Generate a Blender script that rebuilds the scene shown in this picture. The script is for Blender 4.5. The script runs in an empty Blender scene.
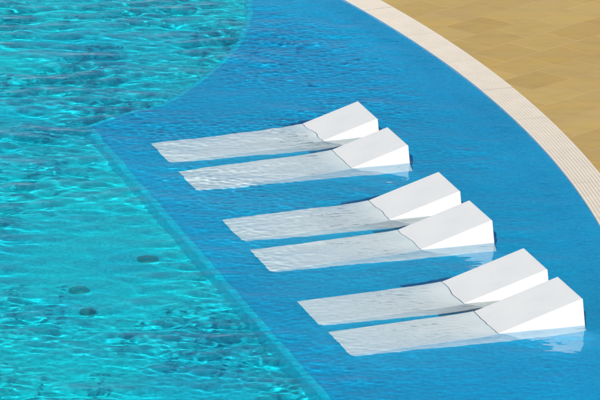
import bpy, bmesh, math, random
import numpy as np
from mathutils import Vector

sc = bpy.context.scene
COL = sc.collection
random.seed(3)

# ------------------------------------------------------------------ helpers
def link(name, me, mat=None, parent=None):
    o = bpy.data.objects.new(name, me)
    COL.objects.link(o)
    if mat: me.materials.append(mat)
    if parent: o.parent = parent
    return o

def tag(o, label=None, cat=None, group=None, kind=None):
    if label: o['label'] = label
    if cat: o['category'] = cat
    if group: o['group'] = group
    if kind: o['kind'] = kind
    return o

def mesh(name, verts, faces, smooth=False):
    me = bpy.data.meshes.new(name)
    me.from_pydata([tuple(v) for v in verts], [], faces)
    if smooth:
        me.polygons.foreach_set('use_smooth', [True] * len(me.polygons))
    me.update()
    return me

class N:
    """tiny node-tree builder"""
    def __init__(s, name):
        s.m = bpy.data.materials.new(name); s.m.use_nodes = True
        s.t = s.m.node_tree; s.t.nodes.clear()
        s.out = s.n('ShaderNodeOutputMaterial')
    def n(s, typ, **kw):
        x = s.t.nodes.new(typ)
        for k, v in kw.items(): setattr(x, k, v)
        return x
    def l(s, a, b): s.t.links.new(a, b)
    def val(s, sock, v):
        if hasattr(v, 'is_linked') or hasattr(v, 'links'): s.l(v, sock)
        else: sock.default_value = v
    def math(s, op, a, b=0.0, clamp=False):
        x = s.n('ShaderNodeMath', operation=op, use_clamp=clamp)
        s.val(x.inputs[0], a); s.val(x.inputs[1], b); return x.outputs[0]
    def mix(s, fac, a, b, blend='MIX'):
        x = s.n('ShaderNodeMix', data_type='RGBA', blend_type=blend)
        s.val(x.inputs[0], fac)
        s.val(x.inputs[6], a if hasattr(a, 'links') else (*a, 1))
        s.val(x.inputs[7], b if hasattr(b, 'links') else (*b, 1))
        return x.outputs[2]
    def noise(s, vec, scale, detail=3, rough=.5, dist=0):
        x = s.n('ShaderNodeTexNoise'); s.l(vec, x.inputs['Vector'])
        x.inputs['Scale'].default_value = scale; x.inputs['Detail'].default_value = detail
        x.inputs['Roughness'].default_value = rough; x.inputs['Distortion'].default_value = dist
        return x.outputs[0]
    def ramp(s, fac, lo, hi):
        x = s.n('ShaderNodeMapRange'); s.l(fac, x.inputs[0])
        x.inputs[1].default_value = lo; x.inputs[2].default_value = hi
        return x.outputs[0]
    def coords(s, scale=(1, 1, 1), rot=0):
        tc = s.n('ShaderNodeTexCoord'); mp = s.n('ShaderNodeMapping')
        s.l(tc.outputs['Object'], mp.inputs[0])
        mp.inputs['Scale'].default_value = scale; mp.inputs['Rotation'].default_value = (0, 0, rot)
        return mp.outputs[0]
    def bsdf(s, color, rough=.5, bump=None, bdist=.002, spec=.5):
        b = s.n('ShaderNodeBsdfPrincipled')
        s.val(b.inputs['Base Color'], color if hasattr(color, 'links') else (*color, 1))
        s.val(b.inputs['Roughness'], rough)
        b.inputs['Specular IOR Level'].default_value = spec
        if bump is not None:
            bp = s.n('ShaderNodeBump'); bp.inputs['Distance'].default_value = bdist
            s.l(bump, bp.inputs['Height']); s.l(bp.outputs[0], b.inputs['Normal'])
        s.l(b.outputs[0], s.out.inputs[0]); return b

# ------------------------------------------------------------------ key dims (metres, water level z = 0)
PC = Vector((-20.78, -3.53)); PR = 23.51           # the pool's big round edge
GW = 0.30                                          # width of the overflow grating
SC = Vector((-7.81, 6.52)); SR = 7.29              # round bay of the deep basin
LA = Vector((-1.98, 2.62)); LB = Vector((0.19, -4.86))
def shelf_z(y, x=None):
    z = -0.236 - 0.011 * max(-6, min(8, y))
    if x is not None:                              # the shelf rises gently towards the rim
        t = max(0.0, min(1.0, (PR - (Vector((x, y)) - PC).length) / .75)); t = t * t * (3 - 2 * t)
        z = z * t - .05 * (1 - t)
    return z
DEEP = -0.55

# ------------------------------------------------------------------ materials
def mosaic(name, c1, c2, cgrout, tile, var):
    m = N(name)
    v = m.coords()
    br = m.n('ShaderNodeTexBrick', offset=0.0, squash=1.0)
    m.l(v, br.inputs['Vector'])
    br.inputs['Scale'].default_value = 1.0
    br.inputs['Brick Width'].default_value = tile; br.inputs['Row Height'].default_value = tile
    br.inputs['Mortar Size'].default_value = tile * .045
    br.inputs['Color1'].default_value = (0, 0, 0, 1); br.inputs['Color2'].default_value = (1, 1, 1, 1)
    br.inputs['Mortar'].default_value = (.5, .5, .5, 1)
    big = m.noise(v, .55, 4, .55)
    base = m.mix(m.ramp(big, .35, .65), c1, c2)
    hi = m.mix(var, base, br.outputs['Color'], 'OVERLAY')
    col = m.mix(m.math('MULTIPLY', br.outputs['Fac'], .6), hi, cgrout)
    m.bsdf(col, .35, spec=.3)
    return m.m
M_shelf = mosaic('shelf_mosaic', (.001, .305, .53), (.001, .36, .60), (.01, .38, .58), .025, .10)
M_deep = mosaic('basin_mosaic', (.001, .42, .54), (.001, .56, .60), (.01, .53, .60), .025, .16)
M_step = mosaic('step_mosaic', (.001, .46, .62), (.001, .50, .64), (.01, .48, .62), .05, .10)

def m_white():
    m = N('white_gelcoat'); v = m.coords()
    n = m.noise(v, 3.0, 5, .6); n2 = m.noise(v, 60, 3, .6)
    c = m.mix(m.ramp(n, .35, .7), (.72, .728, .718), (.67, .685, .68))
    m.bsdf(c, .42, n2, .0006, .4); return m.m
M_white = m_white()

def m_deck():
    m = N('sandstone_paving'); v = m.coords(rot=math.radians(-45))
    # slightly wobbly joints
    br = m.n('ShaderNodeTexBrick', offset=0.5, squash=1.0); m.l(v, br.inputs['Vector'])
    br.inputs['Scale'].default_value = 1.0
    br.inputs['Brick Width'].default_value = .52; br.inputs['Row Height'].default_value = .42
    br.inputs['Mortar Size'].default_value = .007; br.inputs['Mortar Smooth'].default_value = .2
    br.inputs['Color1'].default_value = (0, 0, 0, 1); br.inputs['Color2'].default_value = (1, 1, 1, 1)
    br.inputs['Mortar'].default_value = (.5, .5, .5, 1)
    vs = m.coords((1, 1.7, 1), math.radians(-40))
    cloud = m.noise(vs, 1.5, 5, .6, .6)
    vein = m.noise(m.coords((1, 2.4, 1), math.radians(-40)), 2.2, 6, .62, .8)
    fine = m.noise(v, 90, 4, .7)
    c = m.mix(m.ramp(cloud, .32, .68), (.54, .365, .110), (.49, .345, .135))
    c = m.mix(m.math('MULTIPLY', m.ramp(vein, .48, .75), .45), c, (.40, .265, .085))
    c = m.mix(.13, c, br.outputs['Color'], 'SOFT_LIGHT')
    c = m.mix(.12, c, m.mix(fine, (.2, .2, .2), (.8, .8, .8)), 'OVERLAY')
    jn = m.ramp(m.noise(v, 1.3, 3, .6), .3, .7)
    c = m.mix(m.math('MULTIPLY', br.outputs['Fac'], m.math('ADD', m.math('MULTIPLY', jn, .55), .10)), c, (.80, .50, .24))
    h = m.math('SUBTRACT', m.math('MULTIPLY', fine, .3), m.math('MULTIPLY', br.outputs['Fac'], 1.0))
    m.bsdf(c, .75, h, .003, .3); return m.m
M_deck = m_deck()

def m_grate(name, c1, c2):
    m = N(name); v = m.coords(); n = m.noise(v, 5, 5, .6); f = m.noise(v, 120, 3, .6)
    m.bsdf(m.mix(m.ramp(n, .3, .7), c1, c2), .6, f, .001, .3); return m.m
M_slat = m_grate('cream_slat', (.82, .745, .63), (.76, .69, .58))
M_bed = m_grate('grate_bed', (.70, .58, .47), (.62, .50, .40))
M_dark = m_grate('dark_nozzle', (.003, .22, .25), (.003, .26, .29))

def m_water():
    m = N('pool_water')
    v = m.coords((1, .55, 1))
    n = m.noise(v, 26, 4, .6, .3)
    bp = m.n('ShaderNodeBump'); bp.inputs['Distance'].default_value = .0012; bp.inputs['Strength'].default_value = .5
    m.l(n, bp.inputs['Height'])
    g = m.n('ShaderNodeBsdfGlass'); g.inputs['IOR'].default_value = 1.333
    g.inputs['Roughness'].default_value = 0; g.inputs['Color'].default_value = (1.12, 1.145, 1.14, 1)  # tint set above unity: extra brightness for the submerged beds, put into the colour
    m.l(bp.outputs[0], g.inputs['Normal'])
    m.l(g.outputs[0], m.out.inputs[0]); return m.m
M_water = m_water()

# ------------------------------------------------------------------ water surface
def build_water():
    d = .016
    xs = np.arange(-6.4, 3.2, d); ys = np.arange(-8.0, 10.0, d)
    nx, ny = len(xs), len(ys)
    rng = np.random.default_rng(11)
    kx = np.fft.fftfreq(nx, d) * 2 * np.pi; ky = np.fft.fftfreq(ny, d) * 2 * np.pi
    KX, KY = np.meshgrid(kx, ky); K = np.hypot(KX, KY) + 1e-9; TH = np.arctan2(KY, KX)
    def field(l0, l1, ang, spread, p=1.5):
        k0, k1 = 2 * np.pi / l1, 2 * np.pi / l0
        a = np.exp(-(np.log(K / math.sqrt(k0 * k1)) / (.5 * math.log(k1 / k0))) ** 2) * K ** -p
        a = a * (np.abs(np.cos(TH - ang)) ** spread + .12)
        f = np.fft.ifft2(a * np.exp(2j * np.pi * rng.random(K.shape))).real
        return f / f.std()
    X, Y = np.meshgrid(xs, ys)
    sm = lambda t: 1 / (1 + np.exp(-np.clip(t, -30, 30)))
    # signed distance into the deep basin (positive = over the deep basin)
    dl = (LB - LA).normalized(); nl = Vector((dl.y, -dl.x))
    line = (X - LA.x) * nl.x + (Y - LA.y) * nl.y
    if nl.x > 0: line = -line * -1 if False else -(line)
    if nl.x < 0: line = line
    circ = SR - np.hypot(X - SC.x, Y - SC.y)
    deep = sm(np.maximum(line, circ) / .18)
    calm = np.exp(-(((X + 1.65) / .75) ** 2 + ((Y + 1.7) / 1.15) ** 2))          # smooth upwelling over the jets
    calm2 = np.exp(-(((X + .9) / .5) ** 2 + ((Y + 4.4) / .5) ** 2)) * .5
    busy = sm((-2.9 - Y) / .3) * deep
    foot = np.exp(-(((X + .5) / .9) ** 2)) * sm((-1.0 - Y) / .6) * (1 - deep)
    gust = (field(1.2, 3.0, 0, 0, 1) * .28 + 1).clip(.4, 1.3)
    A = field(.55, 1.3, 1.45, 4); B = field(.24, .50, 1.50, 1.2); C = field(.10, .20, 1.45, 1.2); D = field(.055, .11, 1.3, .6)
    quiet = 1 - .93 * calm - calm2 * .6
    near = 1 - deep
    lively = near * (.25 + .9 * sm((.35 - X + .10 * (Y - 1)) / .35) + .5 * sm((-3.1 - Y) / .4))   # ripples round the loungers' feet
    h = A * (.0016 + .0020 * deep * quiet)
    h += B * gust * (.0013 + .0010 * deep * quiet * (1 - .7 * busy))
    h += C * gust * (.00022 * near + .00016 * lively + .00048 * deep * quiet * (1 - .15 * busy) + .00006 * busy)
    h += D * gust * (.00010 * near + .00020 * lively + .00007 * deep * quiet + .00008 * busy)
    h += B * .0016 * near * np.exp(-((X - .15) / .55) ** 2 - ((Y - 4.9) / 1.5) ** 2)
    h *= 1 - .6 * calm
    h *= 1 - .3 * near * sm((X - .55) / .3) * sm((2.6 - Y) / .3)
    # swollen domes above the two floor jets, and the weaker third
    for (jx, jy, r, a) in ((-1.29, -1.64, .09, .0045), (-1.84, -2.46, .09, .0045), (-1.75, -3.02, .11, .003)):
        q = np.hypot(X - jx, (Y - jy)); h += a * np.exp(-(q / r) ** 2)
        h += .0006 * np.exp(-((q - .42) / .05) ** 2)
    # ring of ripples round the heads and along the beds
    rim = (PR - np.hypot(X - PC.x, Y - PC.y))
    h *= sm((rim - .25) / .12) * .85 + .15
    # fade to flat at the ends of the fine patch
    e = np.minimum.reduce([(X - xs[0]) / 1.0, (Y - ys[0]) / 1.0, (ys[-1] - Y) / 1.0]).clip(0, 1)
    h *= e
    # graded coarse grid round the fine patch
    def grade(lo, hi, a):
        L = [a[0]]; s = d
        while L[-1] > lo: s = min(s * 1.25, .5); L.append(L[-1] - s)
        Rr = [a[-1]]; s = d
        while Rr[-1] < hi: s = min(s * 1.25, .5); Rr.append(Rr[-1] + s)
        return np.concatenate([np.array(L[1:])[::-1], a, np.array(Rr[1:])]), len(L) - 1
    gx, ox = grade(PC.x - PR - 1, PC.x + PR + 1, xs); gy, oy = grade(PC.y - PR - 1, PC.y + PR + 1, ys)
    GX, GY = np.meshgrid(gx, gy); GZ = np.zeros_like(GX); GZ[oy:oy + ny, ox:ox + nx] = h
    r = np.hypot(GX - PC.x, GY - PC.y); outside = r > PR + .01
    s = np.where(outside, (PR + .01) / r, 1.0)
    VX = PC.x + (GX - PC.x) * s; VY = PC.y + (GY - PC.y) * s
    n1, n0 = GX.shape
    idx = np.arange(n1 * n0).reshape(n1, n0)
    q = np.stack([idx[:-1, :-1], idx[:-1, 1:], idx[1:, 1:], idx[1:, :-1]], -1).reshape(-1, 4)
    o = outside.ravel(); q = q[~(o[q].all(1))]
    used = np.unique(q); remap = np.zeros(n1 * n0, np.int32); remap[used] = np.arange(len(used))
    q = remap[q]
    co = np.stack([VX.ravel()[used], VY.ravel()[used], GZ.ravel()[used]], -1).astype(np.float32)
    me = bpy.data.meshes.new('water')
    me.vertices.add(len(co)); me.vertices.foreach_set('co', co.ravel())
    me.loops.add(q.size); me.loops.foreach_set('vertex_index', q.ravel().astype(np.int32))
    me.polygons.add(len(q)); me.polygons.foreach_set('loop_start', np.arange(0, q.size, 4, dtype=np.int32))
    me.polygons.foreach_set('use_smooth', np.ones(len(q), bool))
    me.update(calc_edges=True)
    w = link('water', me, M_water); tag(w, kind='structure')
    w.cycles.is_caustics_caster = True
    return w
build_water()

# ------------------------------------------------------------------ basin, shelf, deck, grating
def disc_pts(c, r, n=256): return [(c.x + r * math.cos(2 * math.pi * i / n), c.y + r * math.sin(2 * math.pi * i / n)) for i in range(n)]
ring = disc_pts(PC, PR, 512)
fl = link('pool_floor', mesh('pool_floor', [(x, y, DEEP) for x, y in ring], [list(range(len(ring)))]), M_deep)
tag(fl, kind='structure'); fl.cycles.is_caustics_receiver = True
wv = [(x, y, z) for z in (DEEP - .02, .004) for x, y in ring]; n = len(ring)
wl = link('pool_wall', mesh('pool_wall', wv, [(n + i, n + (i + 1) % n, (i + 1) % n, i) for i in range(n)]), M_shelf)
tag(wl, 'blue mosaic wall under the curved rim of the pool', 'pool wall'); wl.cycles.is_caustics_receiver = True

# the step polyline: bay arc from the rim down to the straight edge, then the straight edge on to the rim
def in_pool(p): return (p - PC).length < PR - .001
dl = (LB - LA).normalized()
# line / bay circle crossing
bq = (LA - SC).dot(dl); cq = (LA - SC).length_squared - SR * SR
corner = LA + dl * (-bq + math.sqrt(bq * bq - cq))
if (corner - LA).length > 1.5: corner = LA + dl * (-bq - math.sqrt(bq * bq - cq))
a0 = math.atan2(corner.y - SC.y, corner.x - SC.x)
arc = []
a = a0
while True:
    p = SC + SR * Vector((math.cos(a), math.sin(a)))
    arc.append(p)
    if a > math.pi * .95 or not in_pool(p): break
    a += .01
edge = [q for q in reversed(arc) if q.y > 3.85]
def spline(P, n=14):
    out = []
    for i in range(1, len(P) - 2):
        for k in range(n):
            t = k / n; p0, p1, p2, p3 = P[i - 1:i + 3]
            out.append(.5 * ((2 * p1) + (p2 - p0) * t + (2 * p0 - 5 * p1 + 4 * p2 - p3) * t * t + (3 * p1 - p0 - 3 * p2 + p3) * t ** 3))
    return out
LA2 = Vector((-1.97, 2.52))
edge += spline([edge[-12], edge[-1], Vector((-1.25, 3.30)), Vector((-1.61, 2.92)), LA2, LA2 + Vector((-.3, -.35))])
p = LA2.copy(); edge.append(p.copy())
while in_pool(p):
    p = p + dl * .1; edge.append(p.copy())
# shelf top strips: from each edge point out to the pool rim
aS = math.atan2(edge[0].y - PC.y, edge[0].x - PC.x); aE = math.atan2(edge[-1].y - PC.y, edge[-1].x - PC.x)
m_ = len(edge)
rimp = [PC + (PR + .005) * Vector((math.cos(aS + (aE - aS) * i / (m_ - 1)), math.sin(aS + (aE - aS) * i / (m_ - 1)))) for i in range(m_)]
K_ = 40
vs, fs = [], []
for i in range(m_):
    for k in range(K_ + 1):
        q = edge[i].lerp(rimp[i], 1 - (1 - k / K_) ** 2); vs.append((q.x, q.y, shelf_z(q.y, q.x)))
for i in range(m_ - 1):
    for k in range(K_):
        b = i * (K_ + 1) + k; fs.append((b, b + K_ + 1, b + K_ + 2, b + 1))
me = mesh('sun_shelf', vs, fs); bm = bmesh.new(); bm.from_mesh(me); bmesh.ops.recalc_face_normals(bm, faces=bm.faces)
if sum(f.normal.z for f in bm.faces) < 0: bmesh.ops.reverse_faces(bm, faces=bm.faces)
bm.to_mesh(me); bm.free()
sh = link('sun_shelf', me, M_shelf); tag(sh, kind='structure'); sh.cycles.is_caustics_receiver = True
# riser of the step with a rounded nosing tile row
vs, fs = [], []
prof = [(0.05, .003), (.012, .003), (-.006, -.004), (-.012, -.02), (-.012, -.9)]
for i in range(m_):
    t = (edge[min(i + 1, m_ - 1)] - edge[max(i - 1, 0)]).normalized(); nrm = Vector((-t.y, t.x))
    if (rimp[i] - edge[i]).dot(nrm) < 0: nrm = -nrm
    for (o_, z_) in prof:
        q = edge[i] + nrm * o_; z0 = shelf_z(q.y, q.x)
        vs.append((q.x, q.y, z0 + z_ if z_ > -.5 else DEEP - .02))
P_ = len(prof)
for i in range(m_ - 1):
    for k in range(P_ - 1):
        b = i * P_ + k; fs.append((b, b + 1, b + P_ + 1, b + P_))
st = link('shelf_step', mesh('shelf_step', vs, fs), M_step); tag(st, kind='structure'); st.cycles.is_caustics_receiver = True

# paved deck: flat ring round the pool out to the horizon
rr = [PR + GW + .0005, PR + 4, PR + 12, PR + 60, 600]
vs = [(PC.x + R * math.cos(2 * math.pi * i / 512), PC.y + R * math.sin(2 * math.pi * i / 512), .012) for R in rr for i in range(512)]
fs = [(k * 512 + i, (k + 1) * 512 + i, (k + 1) * 512 + (i + 1) % 512, k * 512 + (i + 1) % 512) for k in range(4) for i in range(512)]
dk = link('pool_deck', mesh('pool_deck', vs, fs), M_deck); tag(dk, kind='structure')

# overflow grating: bed ring plus raised slats following the curve
gt = bpy.data.objects.new('overflow_grating', None); COL.objects.link(gt)
gt.location = (PC.x, PC.y, 0)
tag(gt, 'cream ribbed overflow grating curving between the blue water and sandstone paving', 'grating')
def sweep(profs, n, a0=0.0, a1=2 * math.pi):
    """closed profiles [(r,z)...] swept round the pool centre (local coordinates)"""
    vs, fs = [], []
    closed = abs(a1 - a0 - 2 * math.pi) < 1e-6
    N_ = n if closed else n + 1
    for pr in profs:
        b0 = len(vs); m = len(pr)
        for i in range(N_):
            a = a0 + (a1 - a0) * i / n
            vs += [(r * math.cos(a), r * math.sin(a), z) for r, z in pr]
        for i in range(n):
            j = (i + 1) % N_
            for k in range(m):
                k2 = (k + 1) % m
                fs.append((b0 + i * m + k, b0 + j * m + k, b0 + j * m + k2, b0 + i * m + k2))
    me = mesh('ring', vs, fs); bm = bmesh.new(); bm.from_mesh(me); bmesh.ops.recalc_face_normals(bm, faces=bm.faces); bm.to_mesh(me); bm.free()
    return me
link('grate_bed', sweep([[(PR + .002, -.3), (PR + .002, .004), (PR + GW, .004), (PR + GW, -.3)]], 720), M_bed, gt)
NS = 10; pitch = GW / NS
pro = []
for k in range(NS):
    r0 = PR - .002 + k * (GW - pitch * .80 + .003) / (NS - 1); w = pitch * .80; z = .0165
    pro.append([(r0, .001), (r0, z - .002), (r0 + .002, z), (r0 + w - .002, z), (r0 + w, z - .002), (r0 + w, .001)])
bmj = None
sv, sf = [], []
NSEG = 148; gap = .0025 / PR
for q in range(NSEG):
    m0 = sweep(pro, 9, 2 * math.pi * q / NSEG + gap / 2, 2 * math.pi * (q + 1) / NSEG - gap / 2)
    b0 = len(sv); jog = random.uniform(-.0006, .0006)
    sv += [(v.co.x, v.co.y, v.co.z + jog) for v in m0.vertices]; sf += [[b0 + i for i in p.vertices] for p in m0.polygons]
    bpy.data.meshes.remove(m0)
link('slat', mesh('slat', sv, sf), M_slat, gt)
# ------------------------------------------------------------------ floor jets under the domes
def jet(x, y, label, z=DEEP, r=.082):
    root = bpy.data.objects.new('floor_jet', None); COL.objects.link(root); root.location = (x, y, z); root.scale = (r / .082, r / .082, 1)
    tag(root, label, 'floor jet', 'floor jets in the deep basin')
    n = 32
    pr = [(.082, .0), (.082, .008), (.078, .012), (.058, .012), (.056, .004)]
    vs = [(r * math.cos(2 * math.pi * i / n), r * math.sin(2 * math.pi * i / n), z_) for i in range(n) for r, z_ in pr]
    m = len(pr)
    fs = [(i * m + k, ((i + 1) % n) * m + k, ((i + 1) % n) * m + k + 1, i * m + k + 1) for i in range(n) for k in range(m - 1)]
    a = link('flange', mesh('flange', vs, fs, True), M_dark, root); a.cycles.is_caustics_receiver = True
    pr = [(.052, .001), (.044, .012), (.03, .014), (.012, .015)]; m = len(pr)
    vs = [(r * math.cos(2 * math.pi * i / n), r * math.sin(2 * math.pi * i / n), z_) for i in range(n) for r, z_ in pr] + [(0, 0, .013)]
    fs = [(i * m + k, ((i + 1) % n) * m + k, ((i + 1) % n) * m + k + 1, i * m + k + 1) for i in range(n) for k in range(m - 1)]
    fs += [(i * m + m - 1, ((i + 1) % n) * m + m - 1, n * m) for i in range(n)]
    b = link('nozzle', mesh('nozzle', vs, fs, True), M_dark, root); b.cycles.is_caustics_receiver = True
R_ = .55
jet(-1.29, -1.64 + .98 * R_, 'dark round jet on the turquoise basin floor, the one nearest the loungers')
jet(-1.84, -2.46 + .98 * R_, 'dark round jet on the turquoise basin floor, leftmost of the three')
jet(-1.75, -3.02 + .98 * R_, 'faint small dark round jet under the choppy water, lowest of the three jets', r=.055)

# ------------------------------------------------------------------ loungers
def lounger_mesh():
    L, W = 1.968, .60
    # side outline (u along the length, head top at u = 0)
    top = []
    bend = -.80; zf, zb, zh = -.152, -.027, .227
    s1 = (zb - zf) / (L + bend); s2 = (zh - zb) / (-bend)
    top.append((-L, zf))
    top.append((-L + .5, zf + s1 * .5))
    r = .16
    p0 = (bend - r, zb - s1 * r); p2 = (bend + r, zb + s2 * r)
    for i in range(17):
        t = i / 16; a = (1 - t) ** 2; b = 2 * t * (1 - t); c = t * t
        top.append((a * p0[0] + b * bend + c * p2[0], a * p0[1] + b * zb + c * p2[1]))
    top.append((0, zh))
    BZ = -.235
    bot = [(.023 * (zh - BZ) / zh, BZ), (-L + .07, BZ)]
    out = top + bot
    bm = bmesh.new()
    A = [bm.verts.new((u, 0, z)) for u, z in out]; B = [bm.verts.new((u, -W, z)) for u, z in out]
    n = len(out)
    bm.faces.new(A); bm.faces.new(list(reversed(B)))
    for i in range(n): bm.faces.new((A[i], B[i], B[(i + 1) % n], A[(i + 1) % n]))
    bmesh.ops.recalc_face_normals(bm, faces=bm.faces)
    sharp = [e for e in bm.edges if e.calc_face_angle(0) > .6]
    bmesh.ops.bevel(bm, geom=sharp, offset=.009, segments=3, profile=.5, affect='EDGES', clamp_overlap=True)
    me = bpy.data.meshes.new('sun_lounger'); bm.to_mesh(me); bm.free()
    me.materials.append(M_white)
    return me
LM = lounger_mesh()
ROT = .294
spots = [
    (.531, 2.487, -.061, 'white wedge lounger at the back of the farthest pair, nearest the round bay'),
    (.788, 1.662, -.061, 'white wedge lounger at the front of the farthest pair, its back low over the water'),
    (1.209, .188, -.025, 'white wedge lounger at the back of the middle pair'),
    (1.451, -.635, -.025, 'white wedge lounger at the front of the middle pair'),
    (1.856, -2.030, 0.0, 'white wedge lounger at the back of the nearest pair'),
    (2.102, -2.781, 0.0, 'white wedge lounger at the front of the nearest pair, closest to the camera'),
]
proto = None
for i, (x, y, z, lab) in enumerate(spots):
    if proto is None: o = proto = link('sun_lounger', LM)
    else: o = proto.copy(); COL.objects.link(o)
    o.location = (x, y, z); o.rotation_euler = (0, 0, ROT + (0, .004, -.003, .005, -.002, .003)[i])
    tag(o, lab, 'sun lounger', 'white wedge loungers standing on the pool shelf')
    o.cycles.is_caustics_receiver = True

# ------------------------------------------------------------------ light
SUN_EL, SUN_AZ = math.radians(31.5), Vector((-.11, -1)).normalized()
sd = Vector((SUN_AZ.x * math.cos(SUN_EL), SUN_AZ.y * math.cos(SUN_EL), math.sin(SUN_EL)))
sl = bpy.data.lights.new('sun', 'SUN'); sl.energy = 4.7; sl.angle = math.radians(.53); sl.color = (1, .965, .91)
so = bpy.data.objects.new('sun', sl); COL.objects.link(so); so.location = (10, -20, 20)
so.rotation_euler = sd.to_track_quat('Z', 'Y').to_euler()
sl.cycles.is_caustics_light = True

w = bpy.data.worlds.new('World'); sc.world = w; w.use_nodes = True
nt_ = w.node_tree; nt_.nodes.clear()
sky = nt_.nodes.new('ShaderNodeTexSky'); sky.sky_type = 'NISHITA'; sky.sun_disc = False; sky.dust_density = .1; sky.air_density = .7; sky.ozone_density = 3.0
sky.sun_elevation = SUN_EL; sky.sun_rotation = math.atan2(SUN_AZ.x, SUN_AZ.y)
bg = nt_.nodes.new('ShaderNodeBackground'); bg.inputs[1].default_value = .05
wo = nt_.nodes.new('ShaderNodeOutputWorld'); nt_.links.new(sky.outputs[0], bg.inputs[0]); nt_.links.new(bg.outputs[0], wo.inputs[0])

# ------------------------------------------------------------------ camera
cam = bpy.data.cameras.new('camera'); co = bpy.data.objects.new('camera', cam); COL.objects.link(co)
P_A, H = .306, 13.297
co.location = (0, -H / math.tan(P_A), H); co.rotation_euler = (math.pi / 2 - P_A, 0, 0)
cam.sensor_width = 36; cam.lens = 36 * 5081.5 / 600; cam.clip_end = 2000; cam.clip_start = 1
sc.camera = co

sc.view_settings.view_transform = 'Standard'; sc.view_settings.look = 'None'
sc.view_settings.exposure = 0.34; sc.view_settings.gamma = 1; sc.view_settings.use_curve_mapping = False
sc.render.engine = 'CYCLES'
c = sc.cycles
c.use_adaptive_sampling = True; c.adaptive_threshold = .02
c.use_denoising = True; c.denoiser = 'OPENIMAGEDENOISE'
c.max_bounces = 12; c.diffuse_bounces = 4; c.glossy_bounces = 6; c.transmission_bounces = 6
c.caustics_reflective = True; c.caustics_refractive = True; c.blur_glossy = 0.0
c.sample_clamp_indirect = 6
